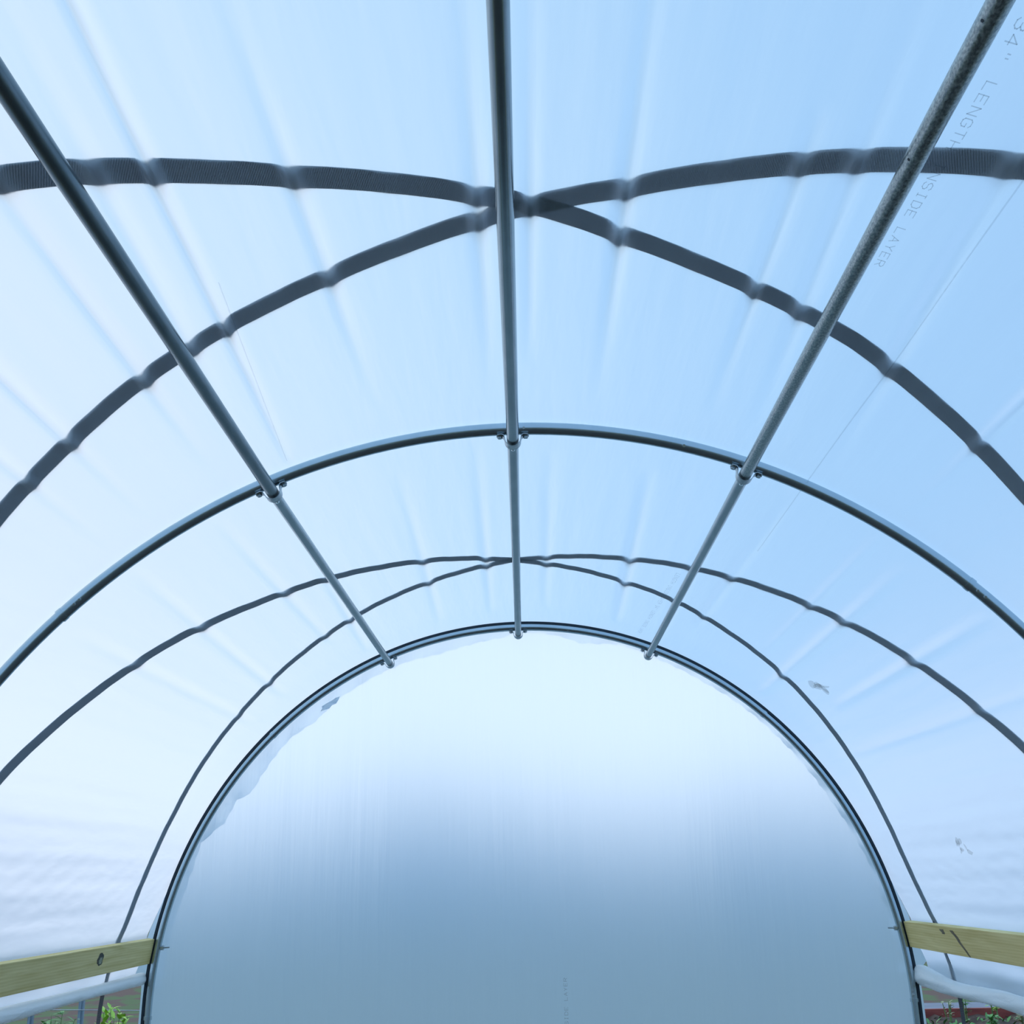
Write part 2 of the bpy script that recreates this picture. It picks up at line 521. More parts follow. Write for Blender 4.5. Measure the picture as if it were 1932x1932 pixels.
# side strips where the end film wraps past the hoop legs out to the roof film
for sg in (-1, 1):
    k = len(vs)
    M_ = 40
    for j in range(M_ + 1):
        z = 1.95 * j / M_
        xin = 2.12 if z < ZC else math.sqrt(2.12 ** 2 - (z - ZC) ** 2)
        sdeg = 80 + (1.335 - z) / .0371 if z < 1.335 else None
        if sdeg is None:
            lo, hi = 55.0, 80.0
            for _ in range(30):
                md_ = (lo + hi) / 2
                if profile(md_)[1] > z:
                    lo = md_
                else:
                    hi = md_
            sdeg = lo
        xo = profile(sdeg)[0] + .008 if z > 1.10 else 2.160 + .006 * (1.19 - z) / 1.19
        vs.append((sg * xin, 6.637, z))
        vs.append((sg * max(xo, xin + .003), 6.634 + .003 * math.sin(j), z))
    for j in range(M_):
        f4 = (k + 2 * j, k + 2 * j + 1, k + 2 * j + 3, k + 2 * j + 2)
        fs.append(f4 if sg > 0 else f4[::-1])
wall = mesh_obj('wall_back', vs, fs, MAT['endwall'])
face_to(wall, lambda c: Vector((0, -1, 0)))
tag(wall, 'translucent plastic end wall filling the far hoop', 'plastic wall', kind='structure')

# ------------------------------------------------------------------ printed lettering
STROKES = {  # 4 x 6 grid, y up
    'L': [[(0, 6), (0, 0), (4, 0)]],
    'E': [[(4, 6), (0, 6), (0, 0), (4, 0)], [(0, 3), (3, 3)]],
    'N': [[(0, 0), (0, 6), (4, 0), (4, 6)]],
    'G': [[(4, 5), (3, 6), (1, 6), (0, 5), (0, 1), (1, 0), (3, 0), (4, 1), (4, 3), (2.3, 3)]],
    'T': [[(0, 6), (4, 6)], [(2, 6), (2, 0)]],
    'H': [[(0, 0), (0, 6)], [(4, 0), (4, 6)], [(0, 3), (4, 3)]],
    'I': [[(1, 6), (3, 6)], [(2, 6), (2, 0)], [(1, 0), (3, 0)]],
    'S': [[(4, 5), (3, 6), (1, 6), (0, 5), (0, 4), (1, 3), (3, 3), (4, 2), (4, 1), (3, 0), (1, 0), (0, 1)]],
    'D': [[(0, 0), (0, 6), (2.6, 6), (4, 4.6), (4, 1.4), (2.6, 0), (0, 0)]],
    'A': [[(0, 0), (2, 6), (4, 0)], [(.8, 2.2), (3.2, 2.2)]],
    'Y': [[(0, 6), (2, 3), (4, 6)], [(2, 3), (2, 0)]],
    'R': [[(0, 0), (0, 6), (3, 6), (4, 5), (4, 4), (3, 3), (0, 3)], [(2, 3), (4, 0)]],
    '3': [[(0, 5), (1, 6), (3, 6), (4, 5), (4, 4), (3, 3), (1.5, 3)], [(3, 3), (4, 2), (4, 1), (3, 0), (1, 0), (0, 1)]],
    '4': [[(3, 0), (3, 6), (0, 2), (4, 2)]],
    '"': [[(1, 6), (1, 4.6)], [(2.8, 6), (2.8, 4.6)]],
}
def lettering(name, text, place, pitch, height, parent, sw=.55, cw=.66):
    """place(u, v) -> point; u along the reading direction, v up the letter, in metres"""
    vs, fs = [], []
    for i, ch in enumerate(text):
        for line in STROKES.get(ch, []):
            for (x0, y0), (x1, y1) in zip(line, line[1:]):
                L = math.hypot(x1 - x0, y1 - y0)
                dx, dy = (x1 - x0) / L, (y1 - y0) / L
                q = []
                for (px, py, sgn) in ((x0 - dx * .2, y0 - dy * .2, 1), (x0 - dx * .2, y0 - dy * .2, -1),
                                      (x1 + dx * .2, y1 + dy * .2, -1), (x1 + dx * .2, y1 + dy * .2, 1)):
                    X = px - dy * sgn * sw / 2
                    Yy = py + dx * sgn * sw / 2
                    q.append(place((i + X / 4 * cw) * pitch, Yy / 6 * height))
                k = len(vs)
                vs += q
                fs.append((k, k + 1, k + 2, k + 3))
    return mesh_obj(name, vs, fs, MAT['ink'], parent, smooth=False)
DEG = 57.2958 / RC
def place_roof(s0, s1, ya, yb, y0):
    def f(u, v):
        y = y0 + u
        sc = s0 + (s1 - s0) * (y - ya) / (yb - ya)
        return surf(sc + v * DEG, y, -.004)
    return f
lt = lettering('printed_lettering', '34"', place_roof(22.95, 22.7, 1.4, 2.2, 1.45), .036, .020, ceiling)
lt['label'] = 'grey measurement digits printed on the roof film at top right'
lt = lettering('printed_lettering', 'LENGTH INSIDE LAYER', place_roof(23.10, 22.75, 1.6, 2.2, 1.598), .0328, .018, ceiling)
lt['label'] = 'grey words LENGTH INSIDE LAYER printed on the roof film'
lt = lettering('printed_lettering', 'LENGTH INSIDE LAYER 34" LENGTH INSIDE LAYER', place_roof(20.2, 18.7, 4.95, 6.5, 5.0), .0335, .019, ceiling)
lt['label'] = 'faint row of grey print running down to the end hoop'
lt = lettering('printed_lettering', 'INSIDE LAYER', lambda u, v: Vector((.2065 - v, 6.628, .785 + u)), .0245, .018, wall)
lt['label'] = 'grey words INSIDE LAYER printed upwards on the end wall'

def ribbon(name, path, width, m, parent, off):
    vs, fs = [], []
    for i, (s, y) in enumerate(path):
        for sg in (-1, 1):
            vs.append(surf(s + sg * width / 2 * DEG, y, off))
    for i in range(len(path) - 1):
        fs.append((2 * i, 2 * i + 1, 2 * i + 3, 2 * i + 2))
    return mesh_obj(name, vs, fs, m, parent)
cr = ribbon('crease', [(27.3 - .1 * k / 40 * 3, 1.0 + 3.3 * k / 40) for k in range(41)], .0035, MAT['crease'], ceiling, -.003)
cr = ribbon('crease', [(-19.2 - 1.9 * k / 30, 2.3 + 1.1 * k / 30) for k in range(31)], .0025, MAT['crease'], ceiling, -.003)

def smudge(s0, y0, rs, ry, seed, blob=True):
    r_ = random.Random(seed)
    vs, fs = [], []
    for q in range(7):
        cs, cy = s0 + r_.uniform(-rs, rs) * .6 * DEG, y0 + r_.uniform(-ry, ry) * .6
        n = 9
        k = len(vs)
        a0 = r_.uniform(0, 3.14)
        wl, wt = r_.uniform(.25, .5), r_.uniform(.10, .35)
        for i in range(n):
            w = 2 * math.pi * i / n
            lx, ly = math.cos(w) * rs * wl * r_.uniform(.7, 1.2), math.sin(w) * rs * wt * r_.uniform(.7, 1.2)
            vs.append(surf(cs + (lx * math.cos(a0) - ly * math.sin(a0)) * DEG, cy + (lx * math.sin(a0) + ly * math.cos(a0)) * ry / rs, -.003 - .0004 * q))
        fs.append(tuple(range(k, k + n)))
    o = mesh_obj('dirt_smudge', vs, fs, MAT['dirt'], ceiling, smooth=False)
    o['label'] = 'small brownish smudge of dirt on the film'
smudge(44.3, 5.5, .07, .12, 3)
smudge(69.3, 5.28, .05, .09, 8)
# crumpled tape patch at the film edge
vs, fs = [], []
r_ = random.Random(5)
for i in range(5):
    for j in range(4):
        a, b = i / 4 - .5, j / 3 - .5
        lx, lz = a * .10 + b * .02, b * .045 + a * .05
        vs.append((-1.155 + lx + r_.uniform(-.006, .006), 6.630 - abs(r_.uniform(0, .012)), 2.615 + lz + r_.uniform(-.006, .006)))
for i in range(4):
    for j in range(3):
        fs.append((i * 4 + j, i * 4 + j + 1, (i + 1) * 4 + j + 1, (i + 1) * 4 + j))
pt = mesh_obj('tape_patch', vs, fs, MAT['patch'], wall, smooth=False)
pt['label'] = 'crumpled piece of tape on the upper left of the end wall'

# ------------------------------------------------------------------ hoops
def hoop_pt(a, r, y):
    """a in degrees from the ridge; beyond 90 the legs run straight down"""
    sg = 1 if a >= 0 else -1
    a = abs(a)
    if a <= 90:
        w = math.radians(a)
        return Vector((sg * r * math.sin(w), y, ZC + r * math.cos(w)))
    return Vector((sg * r, y, ZC - (a - 90) * math.radians(1) * R0))
LEG = 90 + ZC / (math.radians(1) * R0) + .0
def screw(a, y, r, phi, parent, size=.0045):
    """a small screw head on a hoop pipe; phi measured round the pipe from the inner side towards the camera"""
    c = hoop_pt(a, R0, y)
    w = math.radians(a)
    rad = Vector((math.sin(w), 0, math.cos(w)))
    n = (-rad * math.cos(phi) + Vector((0, -1, 0)) * math.sin(phi))
    b = B()
    p = c + n * (r - .001)
    b.tube([p, p + n * .004], [size * 1.3, size], seg=8)
    return b.build('screw', MAT['screw'], parent)
def make_hoop(y, label, joints):
    root = empty('steel_hoop', (0, y, 0))
    tag(root, label, 'hoop', 'galvanised hoops of the tunnel frame')
    spans = [(-LEG, joints[0]), (joints[0], joints[1]), (joints[1], joints[2]), (joints[2], joints[3]), (joints[3], LEG)]
    for i, (a0, a1) in enumerate(spans):
        n = max(3, int(abs(a1 - a0) / 1.5))
        b = B()
        # each pipe is swaged at its lower end and slips into the next one
        lo, hi = RP - .0022, RP
        pts, rr = [], []
        for k in range(n + 1):
            a = a0 + (a1 - a0) * k / n
            pts.append(hoop_pt(a, R0, y))
            rr.append(RP if i == 2 else RP - (.0016 if i in (1, 3) else .0026))
        b.tube(pts, rr, seg=24, cap=True)
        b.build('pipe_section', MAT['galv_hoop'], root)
    for a in joints:
        b = B()
        sgn = -1 if a < 0 else 1
        b.tube([hoop_pt(a - .25, R0, y), hoop_pt(a + .25, R0, y)], RP + .0016, seg=24)
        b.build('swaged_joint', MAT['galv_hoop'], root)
    return root
h2 = make_hoop(Y2, 'middle galvanised steel hoop crossing above, nearer of the two hoops', [-90.5, -44.9, 43.6, 90.5])
for a in (-43.5, -42.9, 44.4, 45.2):
    screw(a, Y2, RP, 1.15, h2)
screw(.64, Y2, RP, 1.3, h2, .004)
screw(15.5, Y2, RP, 1.2, h2, .005)
h1 = make_hoop(Y1, 'far end galvanised steel hoop framing the plastic end wall', [-91.0, -45.0, 42.6, 90.6])
for a in (89.2, 89.8, 7.7):
    screw(a, Y1, RP, 1.2, h1, .005)
# lock channel riding on the outer side of the end hoop
vs, fs = [], []
na = 260
for i in range(na + 1):
    a = -LEG + 2 * LEG * i / na
    for (r, y) in ((R0 + RP - .002, Y1 - .010), (R0 + RP + .0125, Y1 - .010), (R0 + RP + .0125, Y1 + .03), (R0 + RP - .002, Y1 + .03)):
        vs.append(hoop_pt(a, r, y))
for i in range(na):
    for k in range(4):
        fs.append((i * 4 + k, i * 4 + (k + 1) % 4, (i + 1) * 4 + (k + 1) % 4, (i + 1) * 4 + k))
fs += [(0, 1, 2, 3), tuple(na * 4 + k for k in (3, 2, 1, 0))]
ch = mesh_obj('lock_channel', vs, fs, MAT['channel'], h1, smooth=False)
ch['label'] = 'thin channel coloured dark with shade along the outside of the hoop'

# ------------------------------------------------------------------ purlins
RPU = R0 - RP - .0205
def purlin(ang1, ang2, label, m):
    """ang2 at the middle hoop, ang1 at the end hoop"""
    def at(a, y, dr=0):
        w = math.radians(a)
        return Vector(((RPU + dr) * math.sin(w), y, ZC + (RPU + dr) * math.cos(w)))
    p2, p1 = at(ang2, Y2), at(ang1, Y1)
    root = empty('purlin_pipe', (p2.x, Y2, p2.z))
    tag(root, label, 'pipe', 'purlins running the length of the tunnel')
    p0 = at(ang2, YB)
    b = B()
    b.tube([p0, p0.lerp(p2, .5), p2 + Vector((0, .012, 0))], .0205, seg=24)
    b.build('pipe_section', m, root)
    b = B()
    q = p2 + (p1 - p2).normalized() * .012
    b.tube([q, q.lerp(p1, .5), p1 + Vector((0, .028, 0))], .0192, seg=24)
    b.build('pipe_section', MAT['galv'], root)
    return root, at
PUR = []
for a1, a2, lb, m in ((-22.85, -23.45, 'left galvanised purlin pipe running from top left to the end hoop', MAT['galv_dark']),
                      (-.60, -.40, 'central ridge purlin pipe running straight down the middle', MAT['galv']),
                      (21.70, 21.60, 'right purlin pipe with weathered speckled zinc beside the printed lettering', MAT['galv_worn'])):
    r, at = purlin(a1, a2, lb, m)
    PUR.append((r, at, a1, a2))
for y, a in ((1.40, 22.0), (1.75, 21.9)):     # drilled holes of the right purlin
    root, at = PUR[2][0], PUR[2][1]
    b = B()
    c = at(21.6, y)
    n = Vector((-math.sin(math.radians(21.6)) - .9, -.55, -math.cos(math.radians(21.6)) * .8)).normalized()
    n.y = 0
    n.normalize()
    b.tube([c + n * .018, c + n * .0208], .0032, seg=10)
    b.build('drilled_hole', MAT['channel'], root)

# ------------------------------------------------------------------ clamps under the hoops
def clamp(a, y, label, tail):
    w = math.radians(a)
    rad = Vector((math.sin(w), 0, math.cos(w)))       # outwards
    tg = Vector((math.cos(w), 0, -math.sin(w)))       # along the hoop
    c = rad * RPU + Vector((0, y, ZC))
    root = empty('pipe_clamp', c)
    tag(root, label, 'clamp', 'steel clamps holding the purlins to the hoops')
    prof = [(-.052, .0165), (-.036, .0175), (-.0285, .012), (-.0262, .003)]
    prof += [(-.0255 * math.cos(t), -.0255 * math.sin(t)) for t in np.linspace(.12, math.pi - .12, 16)]
    prof += [(.0262, .003), (.0285, .012), (.036, .0175), (.052, .0165)]
    th = .0022
    vs, fs = [], []
    n = len(prof)
    for yy in (-.020, .020):
        for k, (p, q) in enumerate(prof):
            p0, p1 = prof[max(k - 1, 0)], prof[min(k + 1, n - 1)]
            d = Vector((p1[0] - p0[0], p1[1] - p0[1])).normalized()
            nn = Vector((d.y, -d.x))
            for o_ in (0, th):
                pp, qq = p + nn.x * o_, q + nn.y * o_
                vs.append(c + tg * pp + rad * qq + Vector((0, yy, 0)))
    m2 = 2 * n
    for k in range(n - 1):
        i0, i1 = 2 * k, 2 * k + 1
        j0, j1 = 2 * k + 2, 2 * k + 3
        fs += [(i0, j0, j0 + m2, i0 + m2), (i1, i1 + m2, j1 + m2, j1), (i0, i1, j1, j0), (i0 + m2, j0 + m2, j1 + m2, i1 + m2)]
    fs += [(0, m2, m2 + 1, 1), (2 * n - 2, 2 * n - 1, m2 + 2 * n - 1, m2 + 2 * n - 2)]
    b = B()
    b.add(vs, fs)
    b.build('band', MAT['clamp'], root)
    for sg in (-1, 1):
        b = B()
        p = c + tg * (sg * .0435) + rad * .0165
        b.tube([p, p - rad * .003], .0115, seg=16)
        b.tube([p - rad * .003, p - rad * .0095], .0085, seg=6)
        b.build('bolt', MAT['clamp'], root)
    if tail:
        b = B()
        p = c + Vector((0, .034, 0)) - rad * .019
        b.tube([p, p - rad * .002], .0085, seg=14)
        b.tube([p - rad * .002, p - rad * .0065], .0058, seg=6)
        b.build('screw', MAT['screw'], root)
nm = ['left purlin', 'central ridge purlin', 'right weathered purlin']
for i, (r, at, a1, a2) in enumerate(PUR):
    clamp(a2, Y2, 'bolted steel clamp joining the %s to the middle hoop' % nm[i], True)
    clamp(a1, Y1, 'small steel clamp joining the %s to the far end hoop' % nm[i], False)

# ------------------------------------------------------------------ straps over the cover
def strap(label, pts, off):
    P = np.array(pts)
    ss = np.arange(P[0, 0], P[-1, 0] + .01, .6)
    yy = np.interp(ss, P[:, 0], P[:, 1])
    for _ in range(6):
        yy[1:-1] = (yy[:-2] + yy[1:-1] * 2 + yy[2:]) / 4
    T = .0016
    kk = [min(1, max(0, (abs(s) - 82) / 4.5)) for s in ss]
    kk = [k * k * (3 - 2 * k) for k in kk]              # the straps pass outside the rolled film
    cen = [surf(s, y * (1 + .026 * k), .0012 + off + .004 * k, False) for s, y, k in zip(ss, yy, kk)]
    vs, fs, uv = [], [], []
    L = 0
    for i, c in enumerate(cen):
        t = (cen[min(i + 1, len(cen) - 1)] - cen[max(i - 1, 0)]).normalized()
        x, z, nx, nz = profile(ss[i])
        n = Vector((nx, 0, nz))
        w = n.cross(t).normalized()
        if i:
            L += (c - cen[i - 1]).length
        W = .073 - .020 * min(1, max(0, (abs(ss[i]) - 80) / 6))
        for a, bb in ((-1, 0), (1, 0), (1, 1), (-1, 1)):
            vs.append(c + w * (a * W / 2) + n * (bb * T))
            uv.append((L, (a + 1) / 2 * W))
    for i in range(len(cen) - 1):
        for k in range(4):
            fs.append((i * 4 + k, i * 4 + (k + 1) % 4, (i + 1) * 4 + (k + 1) % 4, (i + 1) * 4 + k))
    o = mesh_obj('webbing_strap', vs, fs, MAT['web'], None, smooth=False, uvs=uv)
    tag(o, label, 'strap', 'black webbing straps crossing over the cover')
    return o
strap('far strap of the distant crossing pair, low at the right beside the end hoop', [(-116, 3.75), (-90, 3.8), (-61.07, 3.99), (-55.04, 4.11), (-41.3, 4.39), (-33.14, 4.6), (-24.47, 4.77), (-16.81, 4.92), (-8.92, 5.05),
      (-0.07, 5.2), (12.89, 5.38), (22.13, 5.49), (29.84, 5.62), (39.77, 5.76), (54.0, 5.99), (62.56, 6.11), (72.8, 6.2), (79.5, 6.24), (83.4, 6.19), (86, 6.10), (89.5, 6.04), (93, 6.03), (116, 6.0)], 0)
strap('far strap of the distant crossing pair, low at the left beside the end hoop', [(-116, 5.95), (-90, 5.99), (-87.5, 6.01), (-85, 6.05), (-82, 6.12), (-79.5, 6.17), (-72.79, 6.1), (-61.17, 6.05), (-46.26, 5.88), (-33.66, 5.71), (-21.16, 5.51), (-11.79, 5.37),
      (-1.47, 5.2), (11.52, 5.03), (22.48, 4.85), (32.42, 4.67), (39.81, 4.53), (48.74, 4.36), (56.04, 4.23), (59.68, 4.15), (90, 3.75), (116, 3.7)], .0022)
strap('wide near strap at the top, descending from upper left to lower right', [(-116, .9), (-60, 1.25), (-26.43, 1.74), (-23.36, 1.79), (-19.3, 1.87), (-12.94, 1.99), (-2.08, 2.15), (1.16, 2.19), (3.84, 2.24), (7.37, 2.31), (13.67, 2.41),
      (19.43, 2.49), (24.46, 2.56), (28.13, 2.63), (35.18, 2.76), (40.34, 2.86), (60, 3.15), (90, 3.3), (116, 3.35)], 0)
strap('wide near strap at the top, descending from upper right to lower left', [(-116, 3.35), (-90, 3.3), (-60, 3.12), (-40.95, 2.8), (-35.36, 2.72), (-27.76, 2.6), (-20.47, 2.51), (-12.47, 2.41), (-6.47, 2.32), (-1.51, 2.24), (2.47, 2.18),
      (6.91, 2.12), (16.14, 1.95), (21.27, 1.86), (26.87, 1.77), (60, 1.3), (116, .9)], .0022)

# ------------------------------------------------------------------ hip boards
def board(sg, z0, z1, label):
    zc = (z0 + z1) / 2
    phi = math.asin((zc - ZC) / (R0 + RP + .019))          # the board lies flat against the curved hoop
    rc = R0 + RP + .0195
    c = Vector((sg * rc * math.cos(phi), (6.583 + YB) / 2, ZC + rc * math.sin(phi)))
    root = empty('hip_board', (c.x, 6.583, c.z))
    tag(root, label, 'board')
    b = B()
    rot = Matrix.Rotation(-sg * phi, 3, 'Y')
    b.box(c, (.038, 6.583 - YB, z1 - z0), rot)
    b.build('plank', MAT['wood'], root, smooth=False, bevel=.003)
    fr = lambda y, u, d=0: Vector((c.x, y, c.z)) + rot @ Vector((-sg * (.019 + d), 0, u))
    xi = fr
    # threaded bolt through the hoop
    z = (z0 + z1) / 2 + (.015 if sg < 0 else .03)
    b = B()
    xh = sg * math.sqrt(R0 ** 2 - (z - ZC) ** 2)
    b.tube([(xh - sg * .068, Y1 - .002, z + .002), (xh - sg * .015, Y1 - .002, z)], .0042, seg=10)
    b.tube([(xh - sg * .036, Y1 - .002, z), (xh - sg * .018, Y1 - .002, z)], .0125, seg=6)
    bo = b.build('bolt', MAT['clamp'], root)
    return root, xi
bl, xl = board(-1, 1.192, 1.322, 'pale green-tinged wooden hip board on the left, with a dark knot')
b = B()
kn = []
b2 = B()
def ell(bld, fr, d, y, z, ry, rz, n=20, wob=.12, seed=1):
    r_ = random.Random(seed)
    vs = []
    for i in range(n):
        w = 2 * math.pi * i / n
        k = 1 + r_.uniform(-wob, wob)
        vs.append(fr(y + math.cos(w) * ry * k, z + math.sin(w) * rz * k, d))
    bld.add(vs, [tuple(range(n))])
ell(b, xl, .0008, 5.79, .011, .040, .030)
b.build('knot', MAT['knot'], bl, smooth=False)
ell(b2, xl, .0014, 5.795, .005, .022, .017, wob=.25, seed=3)
o = b2.build('knot_core', MAT['knot_core'], bl, smooth=False)
br, xr = board(1, 1.200, 1.335, 'pale yellow wooden hip board on the right, with a dark grain streak')
def streak(y0, y1, z0, z1, w0, w1, seed, nm_='grain_streak'):
    b = B()
    r_ = random.Random(seed)
    vs, n = [], 9
    for i in range(n + 1):
        k = i / n
        yy, zz = y0 + (y1 - y0) * k + r_.uniform(-.006, .006), z0 + (z1 - z0) * k
        ww = w0 + (w1 - w0) * k
        vs += [xr(yy - ww, zz - 1.2675, .0008), xr(yy + ww, zz - 1.2675, .0008)]
    b.add(vs, [(2 * i, 2 * i + 1, 2 * i + 3, 2 * i + 2) for i in range(n)])
    b.build(nm_, MAT['stain'], br, smooth=False)
streak(5.86, 5.70, 1.318, 1.202, .022, .010, 2)
streak(6.00, 5.98, 1.318, 1.295, .030, .018, 5)

# ------------------------------------------------------------------ rolled-up film sides
def roll(sg, fn, label, lump):
    root_pts, rr = [], []
    r_ = random.Random(7 if sg > 0 else 9)
    ys = list(np.arange(YB, 6.60, .03)) + [6.60]
    seg = 28
    vs = []
    for i, y in enumerate(ys):
        z, r = fn(y)
        for k in range(seg):
            w = 2 * math.pi * k / seg
            rk = r * (1 + lump * (.5 * math.sin(3 * w + y * 5) + .35 * math.sin(5 * w - y * 11) + .3 * math.sin(2 * w + y * 17)))
            vs.append((sg * (XO + .006 + r * .2) + rk * math.cos(w), y, z + rk * math.sin(w)))
    fs = [(i * seg + k, i * seg + (k + 1) % seg, (i + 1) * seg + (k + 1) % seg, (i + 1) * seg + k) for i in range(len(ys) - 1) for k in range(seg)]
    fs += [tuple(range(seg))[::-1], tuple((len(ys) - 1) * seg + k for k in range(seg))]
    b = B()
    b.add(vs, fs)
    o = b.build('rolled_side_film', MAT['roll'], None)
    tag(o, label, 'roll of film')
    return o
roll(-1, lambda y: (1.112 - .001 * (6.6 - y), .031 + .003 * math.sin(y * 3)), 'smooth white roll of side film hanging under the left board', .03)
roll(1, lambda y: (1.028 + .022 * math.exp(-((6.6 - y) / .25) ** 2) + .004 * math.sin(y * 6), .037 + .012 * math.exp(-((6.62 - y) / .35) ** 2) + .003 * math.sin(y * 4)),
     'lumpy crumpled white roll of side film under the right board', .12)

# ------------------------------------------------------------------ ground
def grid(name, x0, x1, y0, y1, n, z, amp, m, seed=1):
    vs, fs = [], []
    for i in range(n + 1):
        for j in range(n + 1):
            x, y = x0 + (x1 - x0) * i / n, y0 + (y1 - y0) * j / n
            vs.append((x, y, z + amp * (math.sin(x * 3.1 + y) + math.sin(y * 2.3 - x * 1.7)) * .5))
    for i in range(n):
        for j in range(n):
            a = i * (n + 1) + j
            fs.append((a, a + n + 1, a + n + 2, a + 1))
    return mesh_obj(name, vs, fs, m)
fl = grid('floor', -2.3, 2.3, YB - .5, 6.75, 40, .012, .006, MAT['floor'])
tag(fl, 'dark bare soil floor inside the tunnel', 'floor', kind='structure')
gd = grid('ground', -160, 160, -160, 220, 60, -.03, .0, MAT['field'])
tag(gd, 'brown and green field around the tunnel', 'ground', kind='structure')

# distant belt of trees, a rolling mass of canopies around the field
vs, fs = [], []
nA, nB = 420, 10
r_ = random.Random(11)
ph3 = [r_.uniform(0, 6.28) for _ in range(8)]
for i in range(nA):
    a = 2 * math.pi * i / nA
    az_ = (a + math.pi) % (2 * math.pi) - math.pi        # 0 = straight ahead
    h = 3.1 + .4 * math.sin(a * 9 + ph3[0]) + .8 * math.sin(a * 23 + ph3[1]) + .6 * math.sin(a * 51 + ph3[2])
    h += 1.3 * math.exp(-((az_ + .0) / .16) ** 2) + .8 * math.exp(-((az_ - .25) / .12) ** 2)
    h += 10.0 * math.exp(-((az_ + 1.05) / .42) ** 2) + 5.0 * math.exp(-((az_ - 1.0) / .45) ** 2)  # belt raised at both sides to darken the low side film
    for j in range(nB):
        t = math.pi * j / (nB - 1)
        rr_ = 75 - 7 * math.cos(t) + r_.uniform(-.5, .5)
        hh = h * (math.sin(t) ** .6 if 0 < j < nB - 1 else 0) + r_.uniform(-.25, .25)
        vs.append((rr_ * math.sin(a), rr_ * math.cos(a), max(-.1, hh)))
for i in range(nA):
    for j in range(nB - 1):
        i2 = (i + 1) % nA
        fs.append((i * nB + j, i2 * nB + j, i2 * nB + j + 1, i * nB + j + 1))
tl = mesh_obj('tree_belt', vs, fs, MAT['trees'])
tag(tl, 'belt of distant trees tinted with blue haze beyond the end wall', 'trees', kind='stuff')

# ------------------------------------------------------------------ garden seen under the rolled sides
def leaf(b, base, direction, L, W, bend, up=Vector((0, 0, 1))):
    d = direction.normalized()
    side = d.cross(up)
    if side.length < .01:
        side = Vector((1, 0, 0))
    side.normalize()
    nrm = side.cross(d).normalized()
    prof = [(0, .12), (.25, .8), (.5, 1.0), (.75, .7), (1, .05)]
    vs = []
    for t, w in prof:
        c = base + d * (L * t) - nrm * (bend * L * t * t)
        vs += [c - side * (W * w / 2) + nrm * (.12 * W * w), c, c + side * (W * w / 2) + nrm * (.12 * W * w)]
    fs = []
    for i in range(len(prof) - 1):
        for k in range(2):
            fs.append((i * 3 + k, i * 3 + k + 1, (i + 1) * 3 + k + 1, (i + 1) * 3 + k))
    b.add(vs, fs)
def plant(name, x, y, h, spread, n, Lf, leafm, label, seed, cat='plant', group=None, z=0.0, upright=.6, stems=5):
    r_ = random.Random(seed)
    root = empty(name, (x, y, z))
    tag(root, label, cat, group)
    bs, bl_ = B(), B()
    for k in range(stems):
        a = r_.uniform(0, 6.28)
        tip = Vector((math.cos(a) * spread * r_.uniform(.2, 1), math.sin(a) * spread * r_.uniform(.2, 1), h * r_.uniform(.75, 1)))
        base = Vector((math.cos(a) * .02, math.sin(a) * .02, 0))
        pts = [base.lerp(tip, t) + Vector((0, 0, .06 * h * math.sin(math.pi * t))) for t in (0, .35, .7, 1)]
        pts = [p + Vector((x, y, z)) for p in pts]
        bs.tube(pts, [.006, .005, .004, .002], seg=6)
        for q in range(n // stems):
            t = r_.uniform(.25, 1)
            i = min(2, int(t * 3))
            p = pts[i].lerp(pts[i + 1], t * 3 - i)
            a2 = r_.uniform(0, 6.28)
            d = Vector((math.cos(a2), math.sin(a2), upright * r_.uniform(.2, 1.6)))
            leaf(bl_, p, d, Lf * r_.uniform(.6, 1.2), Lf * .42 * r_.uniform(.7, 1.2), r_.uniform(.1, .5))
    bs.build('stem', MAT['stem'], root)
    mesh_obj('foliage', bl_.v, bl_.f, leafm, root)
    return root
plant('leafy_plant', -3.30, 9.5, .70, .15, 130, .085, MAT['leaf_a'], 'bright yellow-green leafy plant outside the left gap, beside the end hoop', 21, upright=1.0, stems=7)
plant('leafy_plant', -3.80, 9.6, .66, .20, 150, .075, MAT['leaf_b'], 'soft green leafy plant outside the left gap, between the grey posts', 22, stems=7)
GR = 'small plants growing in the red edged bed'
# red edged bed on the right
bed = empty('raised_bed', (4.6, 10.2, 0))
tag(bed, 'garden bed edged with a red board outside the right gap', 'garden bed')
b = B()
for c_, s_ in (((4.75, 11.02, .2), (3.1, .045, .40)), ((4.75, 8.4, .2), (3.1, .045, .40)), ((3.2, 9.71, .19), (.045, 2.56, .38)), ((6.3, 9.71, .19), (.045, 2.56, .38))):
    b = B()
    b.box(c_, s_)
    b.build('edging_board', MAT['redboard'], bed, smooth=False, bevel=.004)
vs, fs = [], []
n = 40
r_ = random.Random(3)
for i in range(n + 1):
    for j in range(n + 1):
        vs.append((3.2 + 3.1 * i / n, 8.42 + 2.58 * j / n, .315 + .03 * r_.random() + .015 * math.sin(i * 1.3)))
for i in range(n):
    for j in range(n):
        a = i * (n + 1) + j
        fs.append((a, a + n + 1, a + n + 2, a + 1))
mesh_obj('bed_soil', vs, fs, MAT['soil'], bed)
gc = B()
r_ = random.Random(77)
for i in range(520):
    x, y = r_.uniform(3.3, 6.1), r_.uniform(8.6, 10.9)
    a = r_.uniform(0, 6.28)
    leaf(gc, Vector((x, y, .335)), Vector((math.cos(a), math.sin(a), r_.uniform(.4, 2.0))), r_.uniform(.03, .08), r_.uniform(.015, .035), .3)
go = mesh_obj('weeds', gc.v, gc.f, MAT['leaf_b'], bed)
go['kind'] = 'stuff'
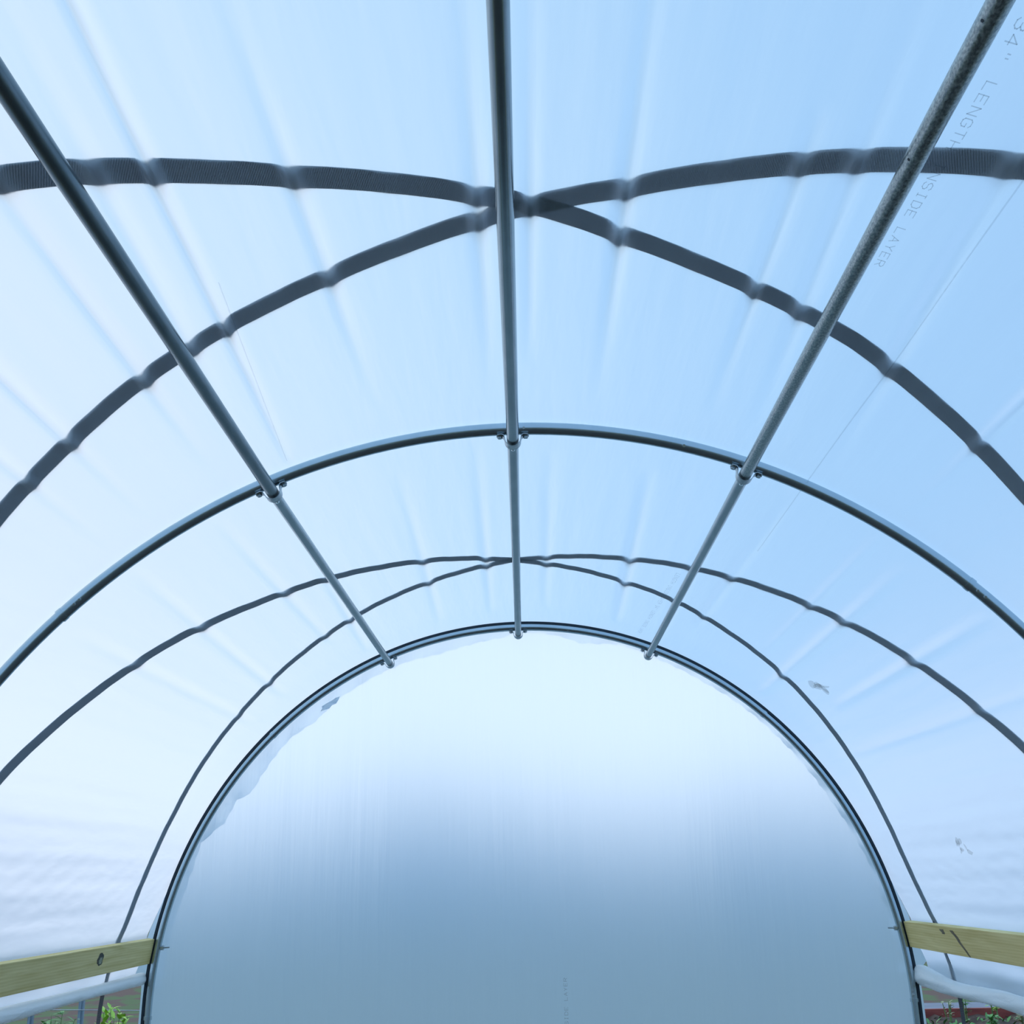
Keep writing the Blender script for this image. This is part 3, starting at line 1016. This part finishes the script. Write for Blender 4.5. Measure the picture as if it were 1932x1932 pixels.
sp = [(3.66, 10.6, .20, .05, 30, .05, 'leaf_c', 'pale seedling at the bed corner next to the end hoop'),
      (3.84, 10.7, .20, .03, 16, .07, 'leaf_b', 'upright green shoot in front of the red board, left of the black strap'),
      (3.80, 10.0, .12, .10, 60, .06, 'leaf_b', 'low green seedling cluster left of the black strap in the bed'),
      (4.02, 9.6, .13, .08, 50, .05, 'leaf_a', 'yellowish seedling beside the black strap in the bed'),
      (4.12, 10.75, .18, .03, 16, .07, 'leaf_a', 'upright bright shoot in front of the red board, right of the black strap'),
      (4.10, 10.1, .14, .10, 60, .06, 'leaf_c', 'dry pale plant in the bed right of the black strap'),
      (4.00, 9.1, .30, .14, 110, .07, 'leaf_b', 'dark green bushy plant at the lower right of the bed'),
      (4.42, 10.2, .22, .08, 60, .06, 'leaf_a', 'yellow-green plant under the white roll at the right of the bed'),
      (4.55, 10.0, .18, .12, 80, .06, 'leaf_b', 'green plant furthest right in the bed')]
for i, (x, y, h, s_, n_, L_, mm, lb) in enumerate(sp):
    plant('seedling', x, y, h, s_, n_, L_, MAT[mm], lb, 40 + i, group=GR, z=.33, stems=4)
b = B()
b.box((6.9, 14.6, -.012), (6.5, 1.5, .02))
o = b.build('ground_tarp', MAT['tarp'], None, smooth=False)
tag(o, 'blue-grey strip of ground tarp behind the red edged bed', 'tarp')

# grey posts with wires on the left
for x, y, top, w, lb in ((-4.12, 11.0, .82, .05, 'grey metal fence post outside the left gap, nearest the bright plant'),
                         (-4.62, 11.1, .80, .05, 'grey metal fence post outside the left gap, further left')):
    b = B()
    b.box((x, y, top / 2), (w, .03, top))
    b.box((x, y - .02, top / 2), (.012, .03, top))
    o = b.build('fence_post', MAT['post'], None, smooth=False, bevel=.002)
    tag(o, lb, 'post', 'fence posts outside the left gap')
for z in (.54, .40):
    b = B()
    b.tube([(-4.62, 11.045, z), (-4.12, 10.945, z), (-3.2, 10.8, z - .01)], .004, seg=8)
    o = b.build('fence_wire', MAT['wire'], None)
    tag(o, 'upper grey wire strung between the fence posts' if z > .5 else 'lower grey wire strung between the fence posts', 'wire', 'fence wires outside the left gap')
